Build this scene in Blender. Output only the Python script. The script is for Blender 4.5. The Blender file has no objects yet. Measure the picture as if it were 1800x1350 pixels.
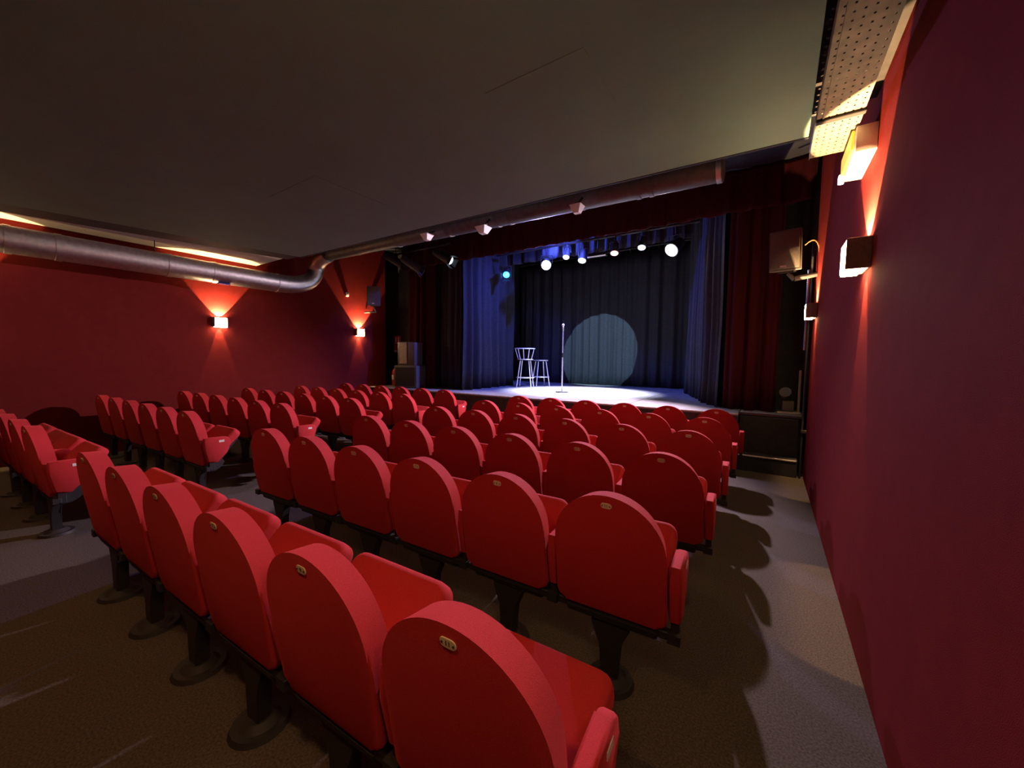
import bpy, bmesh, math, random
from mathutils import Vector, Matrix
PI = math.pi
random.seed(7)
SC = bpy.context.scene
COL = SC.collection

# ------------------------------------------------------------------ camera
FPX, YAW, PITCH, ROLL, EYE = 676.0, math.radians(33.68), math.radians(3.70), math.radians(0.67), 1.467
def cam_axes():
    f = Vector((-math.sin(YAW)*math.cos(PITCH), math.cos(YAW)*math.cos(PITCH), -math.sin(PITCH)))
    r = Vector((math.cos(YAW), math.sin(YAW), 0)); u = r.cross(f)
    c, s = math.cos(ROLL), math.sin(ROLL)
    return c*r + s*u, -s*r + c*u, f
cam_d = bpy.data.cameras.new('camera'); cam = bpy.data.objects.new('camera', cam_d); COL.objects.link(cam)
cam_d.sensor_fit = 'HORIZONTAL'; cam_d.sensor_width = 36; cam_d.lens = FPX/1800*36; cam_d.clip_start = 0.02
_r, _u, _f = cam_axes()
cam.matrix_world = Matrix(((_r.x, _u.x, -_f.x, 0), (_r.y, _u.y, -_f.y, 0), (_r.z, _u.z, -_f.z, EYE), (0, 0, 0, 1)))
SC.camera = cam

# ------------------------------------------------------------------ world, exposure
w = bpy.data.worlds.new('world'); SC.world = w; w.use_nodes = True
w.node_tree.nodes['Background'].inputs[0].default_value = (0.02, 0.02, 0.025, 1)
w.node_tree.nodes['Background'].inputs[1].default_value = 0.05
SC.view_settings.view_transform = 'Standard'; SC.view_settings.look = 'None'
SC.view_settings.gamma = 1; SC.view_settings.use_curve_mapping = False
SC.view_settings.exposure = 0.1

# light levels (watts) and colours of the lamps the hall has
WARM = (1.0, 0.56, 0.24)
WARM2 = (1.0, 0.70, 0.42)
LAV = (0.66, 0.64, 1.0)
W_SCONCE_UP, W_SCONCE_BEAM, W_SCONCE_DOWN, E_SCONCE = 8, 260, 105, 54
W_FRONT_WASH = 1850
W_DOWNLIGHT = 55
W_POOL = 7500
W_BLUE = 800
W_PROFILE = 3600

# ------------------------------------------------------------------ materials
MATS = {}
def mat(name, col, rough=0.6, metal=0.0, noise=0.0, nscale=40.0, bump=0.0, bscale=200.0, sheen=0.0, emit=None, estr=0.0, col2=None, spec=0.5):
    if name in MATS: return MATS[name]
    m = bpy.data.materials.new(name); m.use_nodes = True
    nt = m.node_tree; b = nt.nodes['Principled BSDF']
    b.inputs['Base Color'].default_value = (*col, 1); b.inputs['Roughness'].default_value = rough
    b.inputs['Metallic'].default_value = metal; b.inputs['Specular IOR Level'].default_value = spec
    if sheen:
        b.inputs['Sheen Weight'].default_value = sheen; b.inputs['Sheen Roughness'].default_value = 0.3
        b.inputs['Sheen Tint'].default_value = (*[min(1, c*2.2+0.05) for c in col], 1)
    tc = nt.nodes.new('ShaderNodeTexCoord')
    if noise or col2:
        n = nt.nodes.new('ShaderNodeTexNoise'); n.inputs['Scale'].default_value = nscale; n.inputs['Detail'].default_value = 5
        nt.links.new(tc.outputs['Object'], n.inputs['Vector'])
        r = nt.nodes.new('ShaderNodeValToRGB')
        c2 = col2 if col2 else tuple(min(1, c*(1+noise)) for c in col)
        c1 = tuple(c*(1-noise) for c in col) if not col2 else col
        r.color_ramp.elements[0].position = 0.32; r.color_ramp.elements[1].position = 0.68
        r.color_ramp.elements[0].color = (*c1, 1); r.color_ramp.elements[1].color = (*c2, 1)
        nt.links.new(n.outputs['Fac'], r.inputs['Fac']); nt.links.new(r.outputs['Color'], b.inputs['Base Color'])
    if bump:
        n2 = nt.nodes.new('ShaderNodeTexNoise'); n2.inputs['Scale'].default_value = bscale; n2.inputs['Detail'].default_value = 3
        nt.links.new(tc.outputs['Object'], n2.inputs['Vector'])
        bp = nt.nodes.new('ShaderNodeBump'); bp.inputs['Strength'].default_value = bump; bp.inputs['Distance'].default_value = 0.01
        nt.links.new(n2.outputs['Fac'], bp.inputs['Height']); nt.links.new(bp.outputs['Normal'], b.inputs['Normal'])
    if emit:
        b.inputs['Emission Color'].default_value = (*emit, 1); b.inputs['Emission Strength'].default_value = estr
    MATS[name] = m
    return m
M_WALL = mat('red_wall_paint', (0.150, 0.017, 0.015), 0.85, noise=0.06, nscale=9, bump=0.25, bscale=320, spec=0.02)
M_FLOOR = mat('speckled_carpet', (0.085, 0.072, 0.058), 0.9, noise=0.35, nscale=120, bump=0.35, bscale=420, spec=0.1)
M_CEIL = mat('grey_green_ceiling_paint', (0.165, 0.275, 0.24), 0.8, noise=0.05, nscale=3, bump=0.12, bscale=160)
M_CEILUP = mat('pale_upper_ceiling', (0.62, 0.66, 0.58), 0.8, noise=0.04, nscale=4)
M_NAVY = mat('navy_painted_beam', (0.020, 0.026, 0.045), 0.7, noise=0.2, nscale=12)
M_BLACK = mat('black_stage_paint', (0.022, 0.021, 0.022), 0.8, noise=0.3, nscale=14)
M_STAGE = mat('painted_stage_deck', (0.24, 0.24, 0.25), 0.55, noise=0.18, nscale=7, bump=0.1, bscale=150)
M_FASCIA = mat('dark_brown_fascia', (0.055, 0.042, 0.036), 0.75, noise=0.25, nscale=20)
M_EDGE = mat('worn_light_edging', (0.80, 0.78, 0.72), 0.5, noise=0.15, nscale=60)
M_VELVET = mat('red_upholstery', (0.44, 0.027, 0.030), 0.85, noise=0.10, nscale=260, bump=0.3, bscale=700, sheen=0.4, spec=0.15)
M_BLKMETAL = mat('black_metal', (0.014, 0.013, 0.014), 0.65, noise=0.2, nscale=30)
M_PLATE = mat('cream_enamel', (0.62, 0.53, 0.36), 0.4, noise=0.08, nscale=200)
M_INK = mat('dark_ink', (0.03, 0.02, 0.015), 0.5)
M_REDCURT = mat('red_velvet_curtain', (0.038, 0.0035, 0.006), 0.9, noise=0.18, nscale=30, sheen=0.3, spec=0.15)
M_BLKCURT = mat('black_velvet_curtain', (0.019, 0.019, 0.025), 0.85, noise=0.2, nscale=25, sheen=0.35, spec=0.25)
M_DUCT = mat('galvanised_duct', (0.60, 0.58, 0.55), 0.42, metal=1.0, noise=0.12, nscale=20, bump=0.05, bscale=40)
M_DUCTD = mat('brown_painted_duct', (0.105, 0.098, 0.092), 0.5, metal=0.35, noise=0.2, nscale=14)
M_GALV = mat('perforated_galvanised_steel', (0.22, 0.195, 0.15), 0.6, metal=0.3, noise=0.22, nscale=16)
M_WHITE = mat('white_plastic', (0.75, 0.72, 0.68), 0.5, noise=0.04, nscale=30)
M_SCPLATE = mat('sconce_brushed_plate', (0.20, 0.17, 0.15), 0.5, metal=0.4, noise=0.1, nscale=50)
M_GLOW = mat('lit_frosted_glass', (0.9, 0.85, 0.75), 0.4, emit=(1.0, 0.70, 0.36), estr=E_SCONCE)
M_SPKR = mat('dark_grey_speaker_paint', (0.085, 0.078, 0.066), 0.6, noise=0.15, nscale=80)
M_GRILL = mat('speaker_grille', (0.12, 0.108, 0.085), 0.65, noise=0.3, nscale=300, bump=0.4, bscale=600)
M_CHROME = mat('chrome', (0.75, 0.76, 0.80), 0.22, metal=1.0, noise=0.05, nscale=30)
M_SATIN = mat('satin_chrome', (0.7, 0.7, 0.74), 0.38, metal=0.35, noise=0.05, nscale=30)
M_SIGNRED = mat('sign_red', (0.55, 0.03, 0.02), 0.5, noise=0.05, nscale=40)
M_EXTRED = mat('extinguisher_red', (0.5, 0.02, 0.015), 0.3, noise=0.05, nscale=40)
M_YELLOW = mat('yellow_translucent_plastic', (0.85, 0.50, 0.05), 0.4, emit=(1.0, 0.55, 0.05), estr=0.9)
M_COOL = mat('lit_cool_led', (0.8, 0.85, 1.0), 0.4, emit=(0.75, 0.8, 1.0), estr=6)
M_CABLE = mat('orange_lit_cable', (0.4, 0.16, 0.07), 0.6, noise=0.1, nscale=60)  # warm lamp light on the cable is put into its orange colour
M_BEIGE = mat('beige_panel', (0.30, 0.27, 0.21), 0.7, noise=0.15, nscale=20)
M_LENSOFF = mat('unlit_lens', (0.10, 0.11, 0.12), 0.15, noise=0.05, nscale=30)
def lens_mat(name, col, s): return mat(name, (0.8, 0.8, 0.8), 0.3, emit=col, estr=s)

# ------------------------------------------------------------------ builders
def link(o, parent=None):
    COL.objects.link(o)
    if parent is not None: o.parent = parent
    return o
def mesh(bm, name, material, smooth=35):
    me = bpy.data.meshes.new(name); bmesh.ops.recalc_face_normals(bm, faces=bm.faces); bm.to_mesh(me); bm.free()
    me.materials.append(material)
    if smooth:
        for p in me.polygons: p.use_smooth = True
        me.set_sharp_from_angle(angle=math.radians(smooth))
    return me
def put(name, bm, material, parent=None, smooth=35):
    return link(bpy.data.objects.new(name, mesh(bm, name, material, smooth)), parent)
def tag(o, label, cat, group=None):
    o['label'] = label; o['category'] = cat
    if group: o['group'] = group
    return o
def struct(name, bm, material, label=None, smooth=35):
    o = put(name, bm, material, None, smooth); o['kind'] = 'structure'
    if label: o['label'] = label
    return o
def thing(name, label, cat, loc=(0, 0, 0), rotz=0.0, group=None):
    o = bpy.data.objects.new(name, None); o.empty_display_size = 0.1; COL.objects.link(o)
    o.location = loc; o.rotation_euler = (0, 0, rotz)
    return tag(o, label, cat, group)
def B(): return bmesh.new()
def box(bm, c, s, rot=None, bev=0.0, seg=2):
    g = bmesh.ops.create_cube(bm, size=1.0); vs = g['verts']
    M = Matrix.Diagonal((*s, 1.0))
    if rot is not None: M = rot.to_4x4() @ M
    M = Matrix.Translation(c) @ M
    bmesh.ops.transform(bm, matrix=M, verts=vs)
    if bev:
        es = list({e for v in vs for e in v.link_edges})
        bmesh.ops.bevel(bm, geom=es, offset=bev, segments=seg, affect='EDGES', profile=0.5)
    return bm
def frame_to(d):
    d = Vector(d).normalized(); a = Vector((0, 0, 1)) if abs(d.z) < 0.95 else Vector((1, 0, 0))
    x = a.cross(d).normalized(); y = d.cross(x)
    return x, y, d
def cyl(bm, p0, p1, r0, r1=None, seg=16, cap=True):
    r1 = r0 if r1 is None else r1
    p0, p1 = Vector(p0), Vector(p1); x, y, d = frame_to(p1-p0)
    a = [bm.verts.new(p0 + r0*(math.cos(2*PI*i/seg)*x + math.sin(2*PI*i/seg)*y)) for i in range(seg)]
    b = [bm.verts.new(p1 + r1*(math.cos(2*PI*i/seg)*x + math.sin(2*PI*i/seg)*y)) for i in range(seg)]
    for i in range(seg): bm.faces.new((a[i], a[(i+1) % seg], b[(i+1) % seg], b[i]))
    if cap: bm.faces.new(a[::-1]); bm.faces.new(b)
    return bm
def tube(bm, pts, r, seg=10, cap=True):
    pts = [Vector(p) for p in pts]; rings = []; prev = None
    for i, p in enumerate(pts):
        d = (pts[min(i+1, len(pts)-1)] - pts[max(i-1, 0)]).normalized()
        if prev is None: x, y, _ = frame_to(d)
        else:
            x = (prev - d*prev.dot(d)).normalized(); y = d.cross(x)
        prev = x; rr = r[i] if isinstance(r, (list, tuple)) else r
        rings.append([bm.verts.new(p + rr*(math.cos(2*PI*k/seg)*x + math.sin(2*PI*k/seg)*y)) for k in range(seg)])
    for a, b in zip(rings, rings[1:]):
        for k in range(seg): bm.faces.new((a[k], a[(k+1) % seg], b[(k+1) % seg], b[k]))
    if cap: bm.faces.new(rings[0][::-1]); bm.faces.new(rings[-1])
    return bm
def prism(bm, outline, h0, h1, to3, bev=0.0, seg=3):
    """outline: 2-D points; to3(a, b, h) -> 3-D"""
    lo = [bm.verts.new(to3(a, b, h0)) for a, b in outline]; hi = [bm.verts.new(to3(a, b, h1)) for a, b in outline]
    n = len(outline)
    f0 = bm.faces.new(lo[::-1]); f1 = bm.faces.new(hi)
    for i in range(n): bm.faces.new((lo[i], lo[(i+1) % n], hi[(i+1) % n], hi[i]))
    if bev:
        es = list(f0.edges) + list(f1.edges)
        bmesh.ops.bevel(bm, geom=es, offset=bev, segments=seg, affect='EDGES', profile=0.5)
    return bm
def slab(bm, corners, z0, z1):
    return prism(bm, corners, z0, z1, lambda a, b, h: (a, b, h))
def rrect(x0, y0, x1, y1, r, n=5):
    out = []
    for cx, cy, a0 in ((x1-r, y1-r, 0), (x0+r, y1-r, 90), (x0+r, y0+r, 180), (x1-r, y0+r, 270)):
        for i in range(n+1):
            a = math.radians(a0 + 90*i/n); out.append((cx + r*math.cos(a), cy + r*math.sin(a)))
    return out
def text_mesh(s, size, material):
    c = bpy.data.curves.new('digits', 'FONT'); c.body = s; c.size = size; c.align_x = 'CENTER'; c.align_y = 'CENTER'; c.extrude = 0.0004
    o = bpy.data.objects.new('digits', c); COL.objects.link(o)
    dg = bpy.context.evaluated_depsgraph_get(); me = bpy.data.meshes.new_from_object(o.evaluated_get(dg))
    bpy.data.objects.remove(o); bpy.data.curves.remove(c)
    me.materials.clear(); me.materials.append(material); return me
def spot(parent, loc, target, watts, col, size, blend, radius=0.03, name='lamp'):
    L = bpy.data.lights.new(name, 'SPOT'); L.energy = watts; L.color = col; L.spot_size = math.radians(size); L.spot_blend = blend
    L.shadow_soft_size = radius
    o = link(bpy.data.objects.new(name, L), parent)
    o.location = loc; o.rotation_euler = (Vector(target) - Vector(loc)).to_track_quat('-Z', 'Y').to_euler()
    return o

# ------------------------------------------------------------------ the hall
XR, XL, YREAR, YRW, YLW = 0.425, -8.15, -1.8, 6.05, 6.40
ZC, ZUP, ZHALL, ZSTAGE = 2.80, 3.17, 4.15, 0.76
struct('floor', slab(B(), [(XL-.2, YREAR-.2), (XR+.2, YREAR-.2), (XR+.2, 11.2), (XL-1.2, 11.2), (XL-1.2, 6.3), (XL-.2, 6.3)], -0.1, 0.0), M_FLOOR)
struct('wall_right', slab(B(), [(XR, YREAR), (XR+.18, YREAR), (XR+.18, YRW), (XR, YRW)], 0, 5.0), M_WALL)
struct('wall_left', slab(B(), [(XL-.18, YREAR), (XL, YREAR), (XL, YLW), (XL-.18, YLW)], 0, ZHALL+.6), M_WALL)
struct('wall_rear', slab(B(), [(XL-.18, YREAR-.15), (XR+.18, YREAR-.15), (XR+.18, YREAR), (XL-.18, YREAR)], 0, ZUP), M_WALL)
# suspended ceiling, its dark beam and the higher ceiling beyond it
CFR, CFL, CBL, CBR = (0.135, 2.93), (-5.30, 2.79), (-6.18, YREAR), (0.05, YREAR)
ceil = struct('ceiling', slab(B(), [CBL, CBR, CFR, CFL], ZC, ZC+.05), M_CEIL)
for (x0, y0, x1, y1) in ((-3.55, 1.62, -2.85, 2.28), (-1.25, 1.60, -0.72, 2.05)):
    h = B(); box(h, ((x0+x1)/2, (y0+y1)/2, ZC+.001), (x1-x0, y1-y0, .0062), bev=.001, seg=1)
    put('access_hatch', h, M_CEIL, ceil)
struct('trim_1', slab(B(), [(-6.62, YREAR), (-6.19, YREAR), (-5.31, 2.79), (-5.62, 2.79)], ZC+.01, ZC+.16), M_NAVY)
struct('gap_shade_strip', slab(B(), [(0.055, YREAR), (XR, YREAR), (XR, 2.93), (0.14, 2.93)], ZC+.12, ZC+.2), M_BLACK)  # black sheet added to give the gap beside the tray its shade
struct('trim_3', prism(B(), [(2.792, ZC-.004), (2.812, ZC-.004), (2.812, ZC+.05), (2.792, ZC+.05)], -5.30, 0.137, lambda a, b, h: (h, a + 0.0256*(h+5.3) - .0, b)), M_NAVY)
struct('ceiling_upper', slab(B(), [(XL, YREAR), (XR, YREAR), (XR, 3.46), (XL, 3.46)], ZUP, ZUP+.06), M_CEILUP)
struct('wall_bulkhead', slab(B(), [(XL, 3.40), (XR, 3.40), (XR, 3.46), (XL, 3.46)], ZUP+.06, ZHALL), M_BLACK)
struct('ceiling_hall', slab(B(), [(XL, 3.46), (XR, 3.46), (XR, 6.8), (XL, 6.8)], ZHALL, ZHALL+.06), M_NAVY)
# stage house
struct('wall_stage_back', slab(B(), [(XL-1.2, 11.0), (XR+.6, 11.0), (XR+.6, 11.15), (XL-1.2, 11.15)], 0, 5.2), M_BLACK)
struct('wall_stage_left', slab(B(), [(XL-1.2, 6.3), (XL-1.05, 6.3), (XL-1.05, 11.0), (XL-1.2, 11.0)], 0, 5.2), M_BLACK)
struct('wall_stage_right', slab(B(), [(XR+.18, YRW), (XR+.6, YRW), (XR+.6, 11.0), (XR+.18, 11.0)], 0, 5.2), M_BLACK)
struct('wall_proscenium_left', slab(B(), [(XL-1.05, 6.85), (-6.3, 6.85), (-6.3, 6.95), (XL-1.05, 6.95)], ZSTAGE, 5.2), M_BLACK)
struct('wall_proscenium_right', slab(B(), [(-0.15, 6.95), (XR+.18, 6.95), (XR+.18, 7.05), (-0.15, 7.05)], ZSTAGE, 5.2), M_BLACK)
struct('ceiling_stage', slab(B(), [(XL-1.2, 6.8), (XR+.6, 6.8), (XR+.6, 11.15), (XL-1.2, 11.15)], 5.2, 5.3), M_BLACK)

# ------------------------------------------------------------------ stage platform
def yfront(x): return 6.07 + 0.018*x
st = thing('stage_platform', 'low grey stage floor with pale front edge and dark fascia', 'stage', (0, 0, 0))
struct('floor_stage_wing', slab(B(), [(XL-1.04, 6.42), (XL-.01, 6.42), (XL-.01, 10.95), (XL-1.04, 10.95)], 0, ZSTAGE), M_BLACK)
put('base', slab(B(), [(XL+.02, yfront(XL)+.05), (-.33, yfront(-.32)+.05), (-.33, 6.30), (XR-.01, 6.30), (XR-.01, 10.9), (XL+.02, 10.9)], 0.0, ZSTAGE-.03), M_BLACK, st)
put('front_fascia', slab(B(), [(XL+.0, yfront(XL)), (-.32, yfront(-.32)), (-.32, yfront(-.32)+.03), (XL+.0, yfront(XL)+.03)], 0.0, ZSTAGE-.03), M_FASCIA, st)
nx, ny = 5, 3
for i in range(nx):
    for j in range(ny):
        xa, xb = -8.14 + (8.14-.32)*i/nx, -8.14 + (8.14-.32)*(i+1)/nx
        def yy(x, t): return yfront(x)*(1-t) + 10.9*t
        g = .006
        c = [(xa+g, yy(xa, j/ny)+g), (xb-g, yy(xb, j/ny)+g), (xb-g, yy(xb, (j+1)/ny)-g), (xa+g, yy(xa, (j+1)/ny)-g)]
        if j == 0: c = [(xa+g, yfront(xa)-.02), (xb-g, yfront(xb)-.02)] + c[2:]
        put('deck_panel', slab(B(), c, ZSTAGE-.03, ZSTAGE), M_STAGE, st, 0)
put('deck_panel', slab(B(), [(-.315, 6.27), (XR-.01, 6.27), (XR-.01, 10.9), (-.315, 10.9)], ZSTAGE-.03, ZSTAGE), M_STAGE, st, 0)
put('edge_strip', slab(B(), [(XL+.01, yfront(XL)-.026), (-.32, yfront(-.32)-.026), (-.32, yfront(-.32)-.0), (XL+.01, yfront(XL)-.0)], ZSTAGE-.012, ZSTAGE), M_EDGE, st)
put('edge_strip', slab(B(), [(-.315, 6.245), (XR-.012, 6.245), (XR-.012, 6.268), (-.315, 6.268)], ZSTAGE-.01, ZSTAGE), M_FASCIA, st)
# steps at the right-hand end of the stage
ss = thing('stage_steps', 'black wooden steps up to the stage beside the right wall', 'steps', (0, 0, 0))
put('lower_step', box(B(), (.025, 6.14, .11), (.66, .26, .22), bev=.004, seg=1), M_BLACK, ss)
put('nosing', box(B(), (.025, 6.008, .212), (.64, .014, .018), bev=.003, seg=1), M_EDGE, ss)
put('upper_step', box(B(), (.025, 6.235, .47), (.66, .06, .50), bev=.004, seg=1), M_BLACK, ss)

# ------------------------------------------------------------------ curtains
def curtain(name, pts, z0, z1, label, material, amp=.05, period=.24, seed=1, hem=0.0, group=None):
    rnd = random.Random(seed); P = [Vector((x, y, 0)) for x, y in pts]
    L = sum((b-a).length for a, b in zip(P, P[1:])); step = .022; n = int(L/step); bm = B(); cols = []
    ph = 0.0; s = 0.0; k = 0; acc = 0.0; phases = []
    per = period
    for i in range(n+1):
        ph += 2*PI*step/per
        if int(ph/(2*PI)) != k: k = int(ph/(2*PI)); per = period*rnd.uniform(.6, 1.5)
        phases.append((ph, per))
    zs = [z0 + (z1-z0)*t/10 for t in range(11)]
    for i in range(n+1):
        d = L*i/n
        for a, b in zip(P, P[1:]):
            l = (b-a).length
            if d <= l+1e-6: break
            d -= l
        t = (b-a).normalized(); nn = Vector((-t.y, t.x, 0)); base = a + t*min(d, l)
        php, pe = phases[i]; c = []
        for q, z in enumerate(zs):
            f = 1 - .35*(z-z0)/(z1-z0)
            off = amp*f*(math.sin(php) + .35*math.sin(2.3*php + 1.1)) * min(1.3, pe/period)
            off += .012*math.sin(z*2.1 + i*.05)
            v = base + nn*off
            c.append(bm.verts.new((v.x, v.y, z)))
        cols.append(c)
    for a, b in zip(cols, cols[1:]):
        for q in range(len(zs)-1): bm.faces.new((a[q], b[q], b[q+1], a[q+1]))
    o = put(name, bm, material, None, 180)
    m = o.modifiers.new('cloth_thickness', 'SOLIDIFY'); m.thickness = .006; m.offset = 0
    return tag(o, label, 'curtain', group)
ZF = ZSTAGE + .004
curtain('stage_curtain', [(-6.75, 10.62), (-1.55, 10.45)], ZF+.01, 4.35, 'wide black backdrop curtain across the rear of the stage', M_BLKCURT, .045, .34, 3)
curtain('stage_curtain', [(-5.60, 6.50), (-5.68, 7.4), (-5.86, 8.9)], ZF, 5.0, 'black side curtain with bright blue lit folds left of the stools', M_BLKCURT, .07, .30, 5)
curtain('stage_curtain', [(-6.65, 6.78), (-5.78, 6.62)], ZF, 5.0, 'dark black leg curtain just right of the narrow red curtain', M_BLKCURT, .04, .26, 9)
curtain('stage_curtain', [(-.60, 6.70), (-.86, 7.2), (-1.45, 9.1), (-1.62, 10.3)], ZF, 5.0, 'black side curtain along the right-hand side of the stage', M_BLKCURT, .05, .28, 11)
curtain('stage_curtain', [(-7.55, 6.62), (-6.60, 6.56)], ZF, 4.6, 'narrow dark red curtain at the left edge of the stage', M_REDCURT, .05, .20, 13)
curtain('stage_curtain', [(-.56, 6.56), (.10, 6.58)], ZF, 4.6, 'dark red curtain at the right edge of the stage', M_REDCURT, .05, .20, 17)
curtain('valance', [(-7.5, 6.36), (.40, 6.36)], 3.56, 4.14, 'dark red pelmet hanging across the top of the stage opening', M_REDCURT, .03, .30, 19)
curtain('border_curtain', [(-5.62, 8.15), (-1.30, 8.15)], 3.82, 5.1, 'black border cloth above the row of stage lamps', M_BLKCURT, .03, .30, 23)
curtain_rail = thing('curtain_track', 'dark curtain track with small hooks above the black backdrop', 'curtain track', (0, 0, 0))
put('rail', cyl(B(), (-6.75, 10.60, 4.445), (-1.55, 10.43, 4.445), .022, seg=8), M_BLKMETAL, curtain_rail)
hk = B(); box(hk, (0, 0, 0), (.03, .02, .08))
hkm = mesh(hk, 'hook', M_CHROME, 0)
for i in range(20):
    o = link(bpy.data.objects.new('hook', hkm), curtain_rail); t = (i+.5)/20
    o.location = (-6.6 + 5.0*t, 10.595 - .165*t, 4.395)

# ------------------------------------------------------------------ theatre seats
SEAT_P = .54
TILT = math.radians(8)
def build_seat_meshes():
    D = {}
    # back: round-topped padded panel, rear face at y=0 where z=.86, leaning
    hw, zb, zt = .241, .355, .905; zc = zt - hw
    out = [(hw, zc)]
    out = [(hw*math.cos(PI*i/26), zc + hw*math.sin(PI*i/26)) for i in range(27)]
    r = .05
    for a in range(0, 91, 18): out.append((-hw-.006 + r - r*math.cos(math.radians(a)), zb + r - r*math.sin(math.radians(a))))
    for a in range(0, 91, 18): out.append((hw+.006 - r + r*math.sin(math.radians(a)), zb + r - r*math.cos(math.radians(a))))
    tt = math.tan(TILT)
    def to3(a, b, h):                       # narrower towards the padded front
        k = h/.088; b2 = b if b < .60 else .60 + (b-.60)*(1-.025*k)
        return (a*(1-.07*k), h + (.86-b)*tt, b2)
    bm = B(); prism(bm, out, 0.0, .088, to3, bev=.015, seg=3)
    # padded front
    front = max(bm.faces, key=lambda f: (len(f.verts) > 20) * f.calc_center_median().y)
    res = bmesh.ops.inset_region(bm, faces=[front], thickness=.05, depth=.022)
    D['back'] = mesh(bm, 'back', M_VELVET, 50)
    # seat cushion about its hinge, pointing +y
    bm = B(); o2 = rrect(-.235, -.045, .235, .37, .05, 4)
    prism(bm, o2, -.05, .055, lambda a, b, h: (a, b, h*(1.0 if b < .2 else .86)), bev=.028, seg=4)
    D['seat'] = mesh(bm, 'seat', M_VELVET, 60)
    bm = B(); prof = [(.30, -.052), (.30, -.066), (.06, -.085)]
    prof += [(.0 + .115*math.cos(math.radians(a)), -.045 + .10*math.sin(math.radians(a))) for a in range(-60, -200, -20)] + [(-.10, -.02), (-.05, -.052)]
    prism(bm, prof, -.20, .20, lambda a, b, h: (h, a, b), bev=.006, seg=1)
    D['seat_pan'] = mesh(bm, 'seat_pan', M_BLKMETAL)
    # arm: padded panel
    bm = B(); prof = [(.085, .40), (.17, .385), (.255, .47)]
    prof += [(.235 + .055*math.cos(math.radians(a)), .585 + .055*math.sin(math.radians(a))) for a in range(-20, 91, 22)] + [(.06, .645), (.055, .55)]
    prism(bm, prof, -.024, .024, lambda a, b, h: (h, a, b), bev=.012, seg=2)
    D['armrest'] = mesh(bm, 'armrest', M_VELVET, 50)
    bm = B(); box(bm, (0, .12, .37), (.032, .05, .12), bev=.004, seg=1)
    box(bm, (0, .085, .335), (.05, .03, .04))
    D['arm_bracket'] = mesh(bm, 'arm_bracket', M_BLKMETAL)
    bm = B(); box(bm, (0, .10, .335), (SEAT_P-.004, .035, .035), bev=.004, seg=1)
    D['cross_bar'] = mesh(bm, 'cross_bar', M_BLKMETAL)
    bm = B(); prof = [(-.038, .0), (.038, .0), (.040, .18), (.085, .27), (.085, .335), (-.085, .335), (-.085, .27), (-.040, .18)]
    prism(bm, prof, .10, .155, lambda a, b, h: (a, h, b), bev=.005, seg=1)
    D['pedestal'] = mesh(bm, 'pedestal', M_BLKMETAL)
    bm = B(); cyl(bm, (0, .13, .0), (0, .13, .018), .11, .10, 20); cyl(bm, (0, .13, .018), (0, .13, .04), .075, .05, 20)
    D['foot'] = mesh(bm, 'foot', M_BLKMETAL)
    bm = B(); prism(bm, rrect(-.023, -.0125, .023, .0125, .012, 4), 0, .003, lambda a, b, h: (a, -h, b), bev=.001, seg=1)
    D['number_plate'] = mesh(bm, 'number_plate', M_PLATE)
    bm = B(); box(bm, (0, 0, 0), (.003, .048, .022), bev=.001, seg=1); D['row_label'] = mesh(bm, 'row_label', M_WHITE)
    bm = B(); cyl(bm, (0, 0, 0), (0, -.0016, 0), .0028, seg=8)
    D['screw'] = mesh(bm, 'screw', M_INK, 0)
    return D
SD = build_seat_meshes()
NUMS = {n: text_mesh(str(n), .017, M_INK) for n in range(1, 13)}
ORD = ['', 'second', 'third', 'fourth', 'fifth']
ROWN = ['back row', 'second row from the back', 'third row from the back', 'third row from the stage', 'second row from the stage', 'front row']
def child(nm, key, root, loc=(0, 0, 0), rot=(0, 0, 0)):
    o = bpy.data.objects.new(nm, SD[key]); COL.objects.link(o); o.parent = root; o.location = loc; o.rotation_euler = rot
    return o
def place_seat(x, y, rz, label, group, number, tip, first_arm=False, detail=True, pitch=SEAT_P, aisle=False):
    t = thing('theatre_seat', label, 'theatre seat', (x, y, 0), rz, group)
    child('back', 'back', t)
    s = child('seat', 'seat', t, (0, .135, .415), (tip, 0, 0)); child('seat_pan', 'seat_pan', s)
    child('cross_bar', 'cross_bar', t, (.024, 0, 0)).scale.x = pitch/SEAT_P
    child('pedestal', 'pedestal', t); child('foot', 'foot', t)
    for sx in ((1, -1) if first_arm else (1,)):
        a = child('armrest', 'armrest', t, (sx*pitch/2, 0, 0)); child('arm_bracket', 'arm_bracket', a)
        if aisle and sx == 1: child('row_label', 'row_label', a, (.0245, .205, .600))
    pl = child('number_plate', 'number_plate', t, (0, (.86-.862)*math.tan(TILT)-.0005, .862), (TILT, 0, 0))
    if detail:
        child('screw', 'screw', pl, (-.016, -.003, 0)); child('screw', 'screw', pl, (.016, -.003, 0))
        n = bpy.data.objects.new('seat_number', NUMS[number]); COL.objects.link(n); n.parent = pl
        n.location = (0, -.0036, 0); n.rotation_euler = (PI/2, 0, 0)
    return t
SLOPE = math.atan2(.0272, SEAT_P)
RY = [.580, 1.524, 2.428, 3.360, 4.260, 5.116]; RX = [-.541, -.537, -.520, -.516, -.511, -.492]
for i in range(6):
    for j in range(6):
        col = 'at the right wall aisle' if j == 0 else 'beside the centre aisle' if j == 5 else ORD[j] + ' from the right wall'
        tip = math.radians(14 if (i == 0 and j == 0) else random.uniform(44, 50))
        rot = SLOPE + (math.radians(random.uniform(-.5, .5)))
        place_seat(RX[i] - SEAT_P*j, RY[i] - .0272*j, rot, 'red seat %s, %s of the right block' % (col, ROWN[i]),
                   'red theatre seats right of the centre aisle', 11-2*j, tip, j == 5, i < 4, SEAT_P, j == 0)
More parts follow.
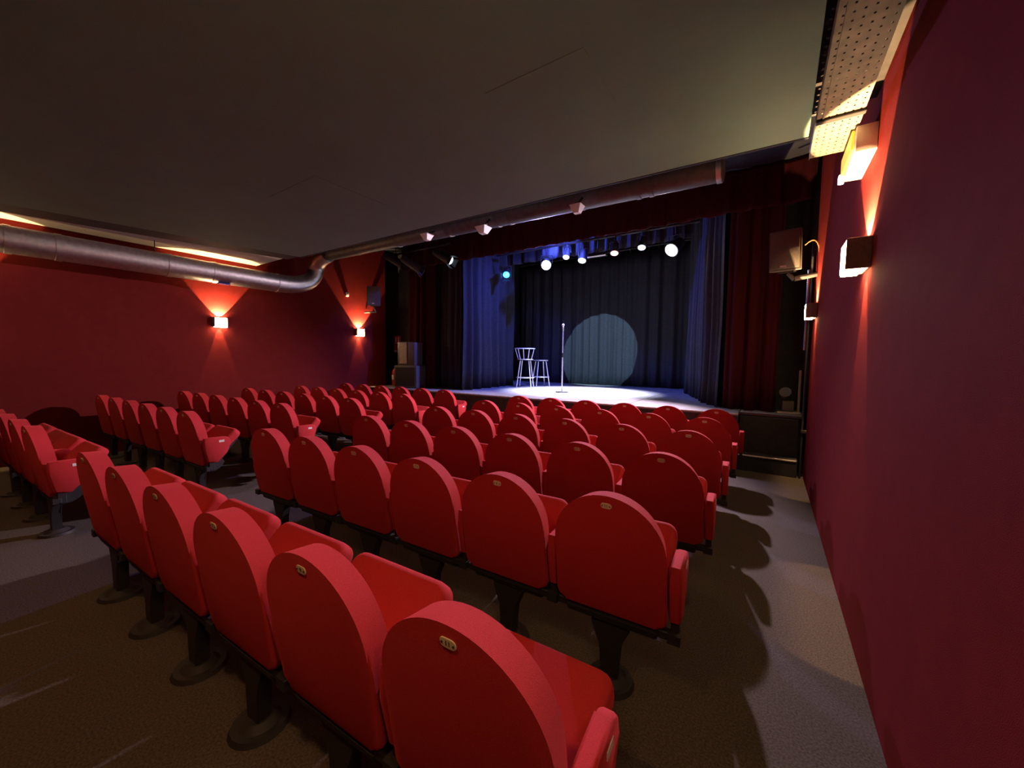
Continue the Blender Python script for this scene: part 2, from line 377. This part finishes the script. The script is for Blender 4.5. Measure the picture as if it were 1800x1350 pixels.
LYR = [.392, 1.397, 2.305, 3.182, 4.070, 5.085]; LXR = [-4.79, -4.90, -4.90, -4.82, -4.77, -4.86]
for i in range(6):
    for j in range(6):
        if i == 0 and j > 3: continue          # wholly outside the frame
        col = 'beside the centre aisle' if j == 0 else 'nearest the left wall' if j == 5 else ORD[j] + ' from the centre aisle'
        tip = math.radians(random.uniform(40, 48))
        place_seat(LXR[i] - .559*j, LYR[i] - .027*j - .03, SLOPE + math.radians(random.uniform(-.5, .5)),
                   'red seat %s, %s of the left block' % (col, ROWN[i]),
                   'red theatre seats left of the centre aisle', 2+2*j, tip, j == 5, False, .559, j == 0)

# ------------------------------------------------------------------ wall sconces
def sconce(x, y, side, label):
    """side: +1 on the right wall (faces -x), -1 on the left wall"""
    t = thing('wall_sconce', label, 'wall lamp', (x, y, 1.975), 0, 'box sconces on the red walls')
    s = -side; W, H, D = .20, .165, .105
    put('back_plate', box(B(), (s*.005, 0, H/2), (.01, W-.02, H)), M_SCPLATE, t)
    for sy in (-1, 1):
        put('side_plate', box(B(), (s*D/2, sy*(W/2-.004), H/2), (D, .008, H), bev=.0015, seg=1), M_SCPLATE, t)
    put('front_glass', box(B(), (s*(D-.004), 0, H/2-.004), (.008, W-.018, H-.01)), M_GLOW, t)
    put('lower_glass', box(B(), (s*.066, 0, -.004), (.070, W-.018, .008)), M_GLOW, t)
    put('bulb', cyl(B(), (s*.045, -.05, H/2), (s*.045, .05, H/2), .006, seg=8), M_WHITE, t)
    spot(t, (s*.045, 0, H/2+.02), (s*.045, 0, 5), W_SCONCE_UP, WARM2, 165, .35, .014)
    spot(t, (s*.075, 0, H-.015), (s*.005, 0, H+.16), W_SCONCE_BEAM, WARM, 84, .10, .004)
    spot(t, (s*.022, 0, H/2-.02), (s*.012, 0, -.5), W_SCONCE_DOWN, WARM, 34, .10, .004)
sconce(XR, 2.87, 1, 'lit box sconce on the right wall below the cable tray, nearer one')
sconce(XR, 5.62, 1, 'lit box sconce on the right wall nearer the stage')
sconce(XR, .15, 1, 'lit box sconce on the right wall beside the back row')
sconce(XL, 2.83, -1, 'glowing warm sconce on the left wall under the silver duct')
sconce(XL, 5.62, -1, 'glowing warm sconce on the left wall below the loudspeaker')
sconce(XL, .10, -1, 'glowing warm sconce on the left wall beside the back row')

# recessed downlights in the suspended ceiling over the back row (behind the camera)
def downlight(x, y, label):
    t = thing('ceiling_downlight', label, 'ceiling lamp', (x, y, ZC), 0, 'recessed downlights over the back row')
    put('trim_ring', tube(B(), [(.075*math.cos(2*PI*i/28), .075*math.sin(2*PI*i/28), -.004) for i in range(29)], .010, 8, False), M_WHITE, t)
    put('lamp_glass', cyl(B(), (0, 0, -.003), (0, 0, .004), .066, seg=24), mat('lit_warm_glass', (.9, .85, .7), .4, emit=(1.0, .66, .34), estr=8), t)
    spot(t, (0, 0, -.02), (0, 0, -3), W_DOWNLIGHT, (1.0, .50, .20), 125, .9, .05)
downlight(-.85, -.22, 'warm recessed ceiling lamp above the back row of the right block')
downlight(-3.9, -.35, 'warm recessed ceiling lamp above the rear end of the centre aisle')

# ------------------------------------------------------------------ ducts
dk = thing('ventilation_duct', 'shiny galvanised spiral duct along the left wall with a raised elbow', 'duct', (0, 0, 0))
def arc(p0, p1, p2, n=10):
    p0, p1, p2 = map(Vector, (p0, p1, p2))
    return [p0*(1-t)**2 + p1*2*t*(1-t) + p2*t*t for t in [i/n for i in range(n+1)]]
DX, DZ, DR = -7.70, 2.835, .165
segs = [YREAR+.02, -.55, .55, .95, 2.05, 2.62, 3.62]
for a, b in zip(segs, segs[1:]):
    bm = B(); n = max(2, int((b-a)/.05)); pts = []; rr = []
    for i in range(n+1):
        pts.append((DX, a + (b-a)*i/n, DZ)); rr.append(DR*(1.0 if i % 2 else 1.012))
    put('duct_section', tube(bm, pts, rr, 28), M_DUCT, dk, 60)
for y in segs[1:]:
    put('joint_band', cyl(B(), (DX, y-.03, DZ), (DX, y+.03, DZ), DR+.008, seg=28), M_DUCT, dk)
el = arc((DX, 3.62, DZ), (DX, 4.28, DZ), (DX+.06, 4.32, DZ+.34), 9)
put('elbow', tube(B(), el, [DR-.002*i for i in range(len(el))], 28), M_DUCT, dk, 25)
el2 = arc(el[-1], (DX+.09, 4.335, DZ+.58), (DX+.50, 4.33, DZ+.615), 8)
put('upper_elbow', tube(B(), el2, [.147]*len(el2), 28), M_DUCT, dk, 25)
put('hanger', cyl(B(), (DX, 1.9, DZ+DR), (DX, 1.9, ZUP), .006, seg=6), M_BLKMETAL, dk)
put('hanger', cyl(B(), (DX, -.2, DZ+DR), (DX, -.2, ZUP), .006, seg=6), M_BLKMETAL, dk)
put('blue_tag', box(B(), (DX+.05, 2.75, DZ-DR-.006), (.10, .16, .012), bev=.003, seg=1), mat('blue_tape', (.05, .06, .45), .5), dk)
dc = thing('ventilation_duct', 'brown round duct running across the hall behind the front ceiling edge', 'duct', (0, 0, 0))
CA, CB = Vector((-7.185, 4.33, 3.46)), Vector((-.45, 4.33, 3.345)); CRD = .13
cuts = [0, .14, .30, .47, .63, .78, .90, 1.0]
for a, b in zip(cuts, cuts[1:]):
    n = 10; pts = [CA.lerp(CB, a + (b-a)*i/n) for i in range(n+1)]
    put('duct_section', tube(B(), pts, [CRD*(1.0 if i % 2 else 1.01) for i in range(n+1)], 24), M_DUCTD, dc, 60)
for t in (.14, .30, .47, .60, .63, .78, .88, .90, .995):
    p = CA.lerp(CB, t); d = (CB-CA).normalized()*.022
    put('joint_band', cyl(B(), p-d, p+d, CRD+.008, seg=24), M_DUCTD if t < .995 else M_DUCT, dc)
for t in (.2, .55, .85):
    p = CA.lerp(CB, t); put('hanger', cyl(B(), p+Vector((0, 0, CRD)), (p.x, p.y, ZHALL), .006, seg=6), M_BLKMETAL, dc)
for (x, z, w_, lab) in ((-4.24, 3.184, .145, 'white tapered fitting under the cross duct, leftmost of three'), (-3.20, 3.105, .165, 'white tapered fitting under the cross duct, middle of three'), (-1.87, 3.108, .135, 'white tapered fitting under the cross duct, rightmost of three')):
    t = thing('air_outlet', lab, 'air outlet', (x, 4.08, z), 0, 'white fittings under the cross duct')
    bm = B(); a = w_/2; b = w_*.24; h = .085
    v = [bm.verts.new(p) for p in ((-a, -a, h), (a, -a, h), (a, a, h), (-a, a, h), (-b, -b, 0), (b, -b, 0), (b, b, 0), (-b, b, 0))]
    for f in ((3, 2, 1, 0), (4, 5, 6, 7), (0, 1, 5, 4), (1, 2, 6, 5), (2, 3, 7, 6), (3, 0, 4, 7)): bm.faces.new([v[k] for k in f])
    put('hood', bm, M_WHITE, t, 0)
    put('stem', cyl(B(), (0, 0, h), (0, .20, 3.385-z), .014, seg=8), M_BLKMETAL, t)

# ------------------------------------------------------------------ perforated cable tray on the right
tr = thing('cable_tray', 'perforated steel cable tray along the top of the right wall', 'cable tray', (0, 0, 0))
def perf(x0, x1, y0, y1, z, nx_, dy):
    bm = B(); ny_ = int((y1-y0)/dy); dx = (x1-x0)/nx_
    for i in range(nx_):
        for j in range(ny_):
            cx, cy = x0+dx*(i+.5), y0+dy*(j+.5); a, b = dx/2, dy/2; p, q = .0036, .0050
            o_ = [bm.verts.new((cx+sx*a, cy+sy*b, z)) for sx, sy in ((-1, -1), (1, -1), (1, 1), (-1, 1))]
            n_ = [bm.verts.new((cx+sx*p, cy+sy*q, z)) for sx, sy in ((-1, -1), (1, -1), (1, 1), (-1, 1))]
            for k in range(4): bm.faces.new((o_[k], o_[(k+1) % 4], n_[(k+1) % 4], n_[k]))
    bmesh.ops.remove_doubles(bm, verts=bm.verts, dist=.0005)
    return bm
TZ = 2.745
for y0, y1 in ((YREAR+.05, 2.66), (2.70, 3.13)):
    o = put('perforated_plate', perf(.153, .343, y0, y1, TZ, 6, .045), M_GALV, tr, 0)
    m = o.modifiers.new('sheet_thickness', 'SOLIDIFY'); m.thickness = .002
    put('side_flange', box(B(), (.152, (y0+y1)/2, TZ+.03), (.003, y1-y0, .06)), M_GALV, tr)
    put('side_flange', box(B(), (.344, (y0+y1)/2, TZ+.03), (.003, y1-y0, .06)), M_GALV, tr)
put('joint_bracket', box(B(), (.25, 2.66, TZ-.008), (.20, .035, .018), bev=.003, seg=1), M_BLKMETAL, tr)
put('rib', box(B(), (.178, .65, TZ-.003), (.006, 4.8, .005)), M_GALV, tr)
for y in (-.9, .6, 2.0, 3.0):
    put('hanger', cyl(B(), (.25, y, TZ+.004), (.25, y, ZC+.14), .005, seg=6), M_BLKMETAL, tr)

# emergency light box under the tray
em = thing('emergency_light', 'white emergency light box with yellow panel on the right wall', 'emergency light', (XR, 3.02, 2.60))
put('housing', box(B(), (-.045, 0, .07), (.09, .42, .14), bev=.006, seg=2), M_WHITE, em)
put('yellow_panel', box(B(), (-.098, .02, .085), (.012, .38, .105), bev=.003, seg=1), M_YELLOW, em)
put('lamp_window', box(B(), (-.096, .235, .03), (.03, .05, .05), bev=.006, seg=2), M_COOL, em)

# ------------------------------------------------------------------ loudspeakers
def speaker(name, label, loc, rotz, tilt, w_, d_, h_, bracket):
    t = thing(name, label, 'loudspeaker', loc, rotz, 'wall loudspeakers')
    R = Matrix.Rotation(tilt, 3, 'X')
    def tb(bm): bmesh.ops.transform(bm, matrix=R.to_4x4(), verts=bm.verts); return bm
    out = [(-w_/2, -d_/2), (w_/2, -d_/2), (w_/2*.78, d_/2), (-w_/2*.78, d_/2)]
    bm = B(); prism(bm, out, 0, h_, lambda a, b, h: (a, b, h), bev=.008, seg=2); put('cabinet', tb(bm), M_SPKR, t)
    bm = B(); box(bm, (0, -d_/2-.004, h_*.52), (w_*.90, .012, h_*.90), bev=.004, seg=2); g = put('grille', tb(bm), M_GRILL, t)
    bm = B(); box(bm, (-w_*.05, -d_/2-.012, h_*.12), (w_*.18, .004, h_*.045)); put('badge', tb(bm), M_WHITE, g)
    bm = B(); box(bm, (0, 0, -.012), (w_*.5, d_*.6, .02)); put('base_bracket', tb(bm), M_BLKMETAL, t)
    for a, b, r_ in bracket: put('mount_arm', cyl(B(), a, b, r_, seg=10), M_BLKMETAL, t)
    return t
speaker('loudspeaker', 'grey loudspeaker on a bracket on the left red wall', (-7.86, 5.85, 2.70), math.radians(52), math.radians(10), .30, .26, .44,
        [((0, .02, -.02), (.05, .05, -.14), .022), ((.05, .05, -.14), (-.22, .17, -.16), .02)])
sp = speaker('loudspeaker', 'dark loudspeaker on a pole mount by the right wall end', (.13, 5.72, 2.56), math.radians(-12), math.radians(10), .31, .26, .46,
        [((0, .05, -.02), (.06, .08, -.10), .022), ((.06, .08, -.09), (.27, .16, -.05), .03)])
put('cable', tube(B(), arc((.14, .12, .30), (.28, .10, .44), (.285, .14, .12), 10), .008, 8), M_CABLE, sp)
pp = thing('support_pole', 'thin metal pole fixed at the end of the right wall', 'pole', (.355, 5.99, 0))
put('pole', cyl(B(), (0, 0, 1.62), (0, 0, 2.60), .013, seg=10), M_CHROME, pp)
put('pole', cyl(B(), (.03, .02, .0), (.03, .02, 2.95), .011, seg=10), M_BLKMETAL, pp)
put('clamp', box(B(), (.045, .02, 2.0), (.06, .05, .04), bev=.005, seg=1), M_BLKMETAL, pp)
put('clamp', box(B(), (.045, .02, .6), (.06, .05, .04), bev=.005, seg=1), M_BLKMETAL, pp)
wb = thing('wall_box', 'small white sensor box on the left wall beside the loudspeaker', 'sensor', (XL, 5.33, 2.86))
put('case', box(B(), (.018, 0, .045), (.036, .075, .09), bev=.006, seg=2), M_WHITE, wb)
put('lens', cyl(B(), (.036, 0, .05), (.040, 0, .05), .012, seg=10), M_INK, wb)

# ------------------------------------------------------------------ stage lamps
def lamp_fixture(loc, target, r_, length, label, lens, hang_z, watts=0, col=LAV, size=60, blend=.5, barn=False, group='stage lamps on the overhead bar', softr=.06, bar_y=None):
    t = thing('stage_spotlight', label, 'stage lamp', loc, 0, group)
    d = (Vector(target)-Vector(loc)).normalized(); x, y, _ = frame_to(d)
    bm = B(); rings = [(-length, r_*.55), (-length*.93, r_*.8), (-length*.4, r_*.95), (-.03, r_*1.05), (0.0, r_*1.10)]
    tube(bm, [d*a for a, _ in rings], [b for _, b in rings], 18); put('body', bm, M_BLKMETAL, t, 40)
    put('lens', cyl(B(), d*.001, d*.012, r_*.92, r_*.86, 20), lens, t)
    sx = Vector((-d.y, d.x, 0)).normalized(); mid = d*(-length*.45); top = Vector((mid.x, mid.y if bar_y is None else bar_y-loc[1], hang_z-loc[2]))
    rr = r_*1.18; hi = mid.z + r_*1.7
    put('yoke', tube(B(), [mid - sx*rr, mid - sx*rr + Vector((0, 0, hi-mid.z)), mid + sx*rr + Vector((0, 0, hi-mid.z)), mid + sx*rr], .009, 6), M_BLKMETAL, t)
    put('clamp', cyl(B(), (mid.x, mid.y, hi), top, .012, seg=8), M_BLKMETAL, t)
    if barn:
        for s, q in ((1, 1), (-1, 1), (1, 2), (-1, 2)):
            ax = x if q == 1 else y; bx = y if q == 1 else x
            bm = B(); p0 = d*.0 + ax*s*r_*1.05; p1 = d*r_*1.0 + ax*s*r_*1.45
            v = [bm.verts.new(p) for p in (p0-bx*r_*.7, p0+bx*r_*.7, p1+bx*r_*1.0, p1-bx*r_*1.0)]; bm.faces.new(v)
            o = put('barn_door', bm, M_BLKMETAL, t, 0); m = o.modifiers.new('sheet', 'SOLIDIFY'); m.thickness = .003
    if watts:
        spot(t, d*.03, d*5, watts, col, size, blend, softr)
    return t
TRZ = 3.92
bar = thing('lighting_bar', 'black lighting bar hung across the stage behind the red pelmet', 'lighting bar', (0, 0, 0))
put('pipe', cyl(B(), (-5.5, 7.55, TRZ), (-1.12, 7.55, TRZ), .026, seg=12), M_BLKMETAL, bar)
for x in (-5.3, -3.2, -1.3): put('hanger', cyl(B(), (x, 7.55, TRZ), (x, 7.55, 5.2), .008, seg=6), M_BLKMETAL, bar)
L_BIG = lens_mat('lens_bright_white', (.86, .86, 1.0), 60); L_MID = lens_mat('lens_cool_white', (.62, .68, 1.0), 6)
L_GRN = lens_mat('lens_pale_green_white', (.75, 1.0, .85), 7); L_RED = lens_mat('lens_warm_pink', (1.0, .40, .34), 2.2)
L_CYAN = lens_mat('lens_cyan', (.0, .35, 1.0), 3.2); L_PALE = lens_mat('lens_pale_blue', (.6, .85, 1.0), 4)
lamp_fixture((-4.14, 7.5, 3.52), (-1.2, 1.2, .2), .105, .30, 'bright white stage lamp facing the seats, left of the pair', L_BIG, TRZ, W_FRONT_WASH*.38, (.44, .38, 1.0), 84, .5, bar_y=7.55)
lamp_fixture((-1.565, 7.5, 3.467), (-3.2, 3.9, .4), .12, .32, 'largest bright white stage lamp, at the right end of the bar', L_BIG, TRZ, W_FRONT_WASH, (1.0, .76, .96), 96, .5, bar_y=7.55)
lamp_fixture((-3.665, 7.5, 3.628), (-3.4, 6.0, .76), .07, .24, 'small cool white lamp next to the left bright lamp', L_MID, TRZ, bar_y=7.55)
lamp_fixture((-3.301, 7.5, 3.51), (-3.2, 6.2, .76), .085, .26, 'greenish white stage lamp over the microphone', L_GRN, TRZ, bar_y=7.55)
lamp_fixture((-2.621, 7.5, 3.565), (-2.4, 6.3, .76), .08, .24, 'pinkish stage lamp in the middle of the bar', L_RED, TRZ, bar_y=7.55)
lamp_fixture((-2.096, 7.5, 3.596), (-2.0, 6.2, .76), .075, .24, 'small blue white lamp left of the largest lamp', L_MID, TRZ, bar_y=7.55)
lamp_fixture((-5.193, 7.5, 3.43), (-4.0, 5.2, 1.6), .085, .28, 'cyan blue stage lamp at the left end of the bar', L_CYAN, TRZ, barn=True, bar_y=7.55)
led = thing('led_batten', 'short pale led bar between the lamps on the bar', 'led bar', (-2.98, 7.5, 3.56))
put('case', box(B(), (0, 0, 0), (.42, .05, .05), bev=.005, seg=1), M_BLKMETAL, led)
put('strip', box(B(), (0, -.027, -.012), (.38, .006, .022)), mat('dim_lit_strip', (.7, .7, .75), .4, emit=(.7, .7, .8), estr=.35), led)
put('hanger', cyl(B(), (0, .03, .02), (0, .04, TRZ-3.56), .01, seg=6), M_BLKMETAL, led)
# down-lights hung upstage of the border: they make the pool on the deck and the blue wash
lamp_fixture((-3.6, 8.35, 4.25), (-3.55, 8.0, .76), .10, .30, 'stage lamp pointing down, hidden behind the border cloth', L_BIG, 5.2, W_POOL, (.80, .80, 1.0), 58, .8)
lamp_fixture((-3.1, 7.0, 4.10), (-5.75, 7.9, 1.7), .08, .26, 'blue wash lamp high above the stage aimed left', lens_mat('lens_deep_blue', (.1, .15, 1.0), 5), 5.2, W_BLUE*1.3, (.08, .12, 1.0), 100, .8)
lamp_fixture((-4.7, 7.75, 4.22), (-1.2, 9.3, 2.2), .08, .26, 'blue wash lamp high above the stage aimed right', lens_mat('lens_deep_blue', (.1, .15, 1.0), 5), 5.2, W_BLUE*.8, (.08, .12, 1.0), 95, .8)
# profile spot over the audience: the round patch on the backdrop
lamp_fixture((-2.45, 4.75, 3.80), (-4.02, 10.55, 1.68), .09, .45, 'profile spotlight over the seats aimed at the backdrop', L_MID, ZHALL, W_PROFILE, (.45, .75, 1.0), 19.4, .02, group='lamps over the audience', softr=.004)
# dark lamps on the left-hand boom in front of the stage
rig = thing('lighting_bar', 'dark lighting bar high above the left front corner of the stage', 'lighting bar', (0, 0, 0))
put('pipe', cyl(B(), (-7.9, 6.12, 3.88), (-5.7, 6.12, 3.88), .024, seg=10), M_BLKMETAL, rig)
for x in (-7.4, -6.1): put('hanger', cyl(B(), (x, 6.12, 3.88), (x, 6.12, ZHALL), .008, seg=6), M_BLKMETAL, rig)
for (p, q, lab, ln) in (((-7.10, 6.06, 3.60), (-5.6, 7.4, 2.6), 'unlit stage lamp on the left front bar, nearest the wall', M_LENSOFF),
                        ((-6.52, 6.06, 3.42), (-5.5, 7.3, 2.5), 'unlit low hung stage lamp on the left front bar, middle one', M_LENSOFF),
                        ((-5.62, 6.06, 3.50), (-4.6, 6.3, 2.9), 'pale blue lit stage lamp at the right end of the left front bar', L_PALE)):
    lamp_fixture(p, q, .09, .46, lab, ln, 3.88, bar_y=6.12, group='stage lamps on the left front bar', barn=True)

# ------------------------------------------------------------------ things on the stage
ms = thing('microphone_stand', 'straight microphone stand with microphone on the lit stage', 'microphone stand', (-3.70, 7.50, ZSTAGE))
put('base', cyl(B(), (0, 0, 0), (0, 0, .022), .14, .13, 28), M_BLKMETAL, ms)
put('lower_tube', cyl(B(), (0, 0, .02), (0, 0, .80), .013, seg=12), M_SATIN, ms)
put('upper_tube', cyl(B(), (0, 0, .80), (0, 0, 1.34), .010, seg=12), M_SATIN, ms)
put('clutch', cyl(B(), (0, 0, .76), (0, 0, .85), .019, seg=12), M_BLKMETAL, ms)
mc = put('microphone', cyl(B(), (0, .01, 1.32), (.015, -.03, 1.42), .014, .020, 14), M_SATIN, ms)
bm = B(); bmesh.ops.create_uvsphere(bm, u_segments=14, v_segments=10, radius=.030); bmesh.ops.translate(bm, verts=bm.verts, vec=(.018, -.038, 1.44)); put('grille', bm, M_SATIN, mc, 60)
def stool(loc, rotz, label, back, h):
    t = thing('bar_stool', label, 'bar stool', loc, rotz, 'bar stools on the stage')
    put('seat', cyl(B(), (0, 0, h-.03), (0, 0, h+.015), .19, .185, 28), M_BLKMETAL, t)
    put('seat_rim', tube(B(), [(.19*math.cos(2*PI*i/28), .19*math.sin(2*PI*i/28), h) for i in range(29)], .010, 6, False), M_SATIN, t)
    for k in range(4):
        a = PI/4 + k*PI/2; c, s = math.cos(a), math.sin(a)
        put('leg', cyl(B(), (.26*c, .26*s, 0), (.15*c, .15*s, h-.02), .012, seg=8), M_SATIN, t)
    put('foot_ring', tube(B(), [(.225*math.cos(2*PI*i/28), .225*math.sin(2*PI*i/28), .24) for i in range(29)], .009, 6, False), M_SATIN, t)
    if back:
        put('back_rail', tube(B(), [(.27*math.cos(a), .27*math.sin(a), h+.27) for a in [math.radians(200 + 140*i/14) for i in range(15)]], .014, 8), M_SATIN, t)
        for i in range(5):
            a = math.radians(206 + 128*i/4)
            put('spindle', cyl(B(), (.185*math.cos(a), .185*math.sin(a), h), (.27*math.cos(a), .27*math.sin(a), h+.27), .008, seg=8), M_SATIN, t)
    return t
stool((-5.13, 8.30, ZSTAGE+.004), math.radians(20), 'chrome bar stool with a low spindle back on the stage', True, .70)
stool((-5.05, 8.95, ZSTAGE+.004), math.radians(50), 'backless bar stool standing behind the spindle-backed one', False, .68)

sub = thing('subwoofer', 'dark floor loudspeaker cabinet at the left end of the stage', 'loudspeaker', (-7.10, 6.27, ZSTAGE), math.radians(8))
put('cabinet', box(B(), (0, .0, .27), (.66, .34, .52), bev=.01, seg=2), M_SPKR, sub); put('grille', box(B(), (0, -.175, .27), (.58, .012, .44), bev=.003, seg=1), M_BLKMETAL, sub)
bx2 = thing('equipment_case', 'grey box with a beige panel on top of the floor loudspeaker', 'case', (-7.09, 6.27, ZSTAGE+.531), math.radians(8))
put('body', box(B(), (0, 0, .27), (.50, .30, .54), bev=.008, seg=2), M_SPKR, bx2); put('panel', box(B(), (-.08, -.156, .28), (.22, .012, .48), bev=.003, seg=1), M_BEIGE, bx2)
ex = thing('fire_extinguisher', 'red fire extinguisher standing at the left end of the stage', 'fire extinguisher', (-7.84, 6.44, ZSTAGE))
put('cylinder', tube(B(), [(0, 0, 0), (0, 0, .02), (0, 0, .36), (0, 0, .41), (0, 0, .44)], [.07, .075, .075, .05, .02], 18), M_EXTRED, ex, 50)
put('valve', box(B(), (0, 0, .46), (.05, .03, .04), bev=.004, seg=1), M_BLKMETAL, ex)
put('hose', tube(B(), arc((.02, 0, .46), (.16, -.02, .42), (.085, -.02, .12), 10), .010, 8), M_BLKMETAL, ex)
put('label', box(B(), (.0, -.076, .22), (.07, .006, .12)), M_WHITE, ex)
sg = thing('safety_sign', 'two stacked red and white safety notices on the black wall', 'sign', (-8.22, 6.835, 1.60))
for k, z in enumerate((.34, .11)):
    pn = put('notice', box(B(), (0, 0, z), (.26, .01, .21), bev=.002, seg=1), M_SIGNRED, sg)
    if k == 0:
        for dx in (-.05, .05): put('white_mark', box(B(), (dx, -.007, z), (.045, .004, .14)), M_WHITE, pn)
        put('white_border', box(B(), (0, -.007, z-.095), (.24, .004, .012)), M_WHITE, pn)
    else:
        put('white_mark', box(B(), (-.03, -.007, z-.06), (.16, .004, .05)), M_WHITE, pn)
        put('white_mark', box(B(), (.04, -.007, z+.03), (.08, .004, .06)), M_WHITE, pn)
fl = thing('floor_lamp', 'small floor spotlight on a stand at the right stage corner', 'floor spotlight', (.235, 6.55, ZSTAGE))
put('foot_bar', box(B(), (0, 0, .012), (.22, .05, .024), bev=.003, seg=1), M_WHITE, fl)
put('box_base', box(B(), (.01, .0, .11), (.13, .12, .13), bev=.008, seg=2), M_SPKR, fl)
put('head', cyl(B(), (-.01, .05, .24), (-.03, -.08, .30), .055, .07, 16), M_SPKR, fl)
put('lens', cyl(B(), (-.03, -.081, .30), (-.031, -.086, .302), .06, seg=16), M_LENSOFF, fl)
pb = thing('wooden_batten', 'thin pale upright batten leaning at the right stage corner', 'batten', (.365, 6.60, ZSTAGE))
put('strip', box(B(), (0, 0, .30), (.028, .02, .60), bev=.002, seg=1), M_BEIGE, pb)
put('foot', box(B(), (0, 0, .008), (.06, .05, .016), bev=.002, seg=1), M_WHITE, pb)
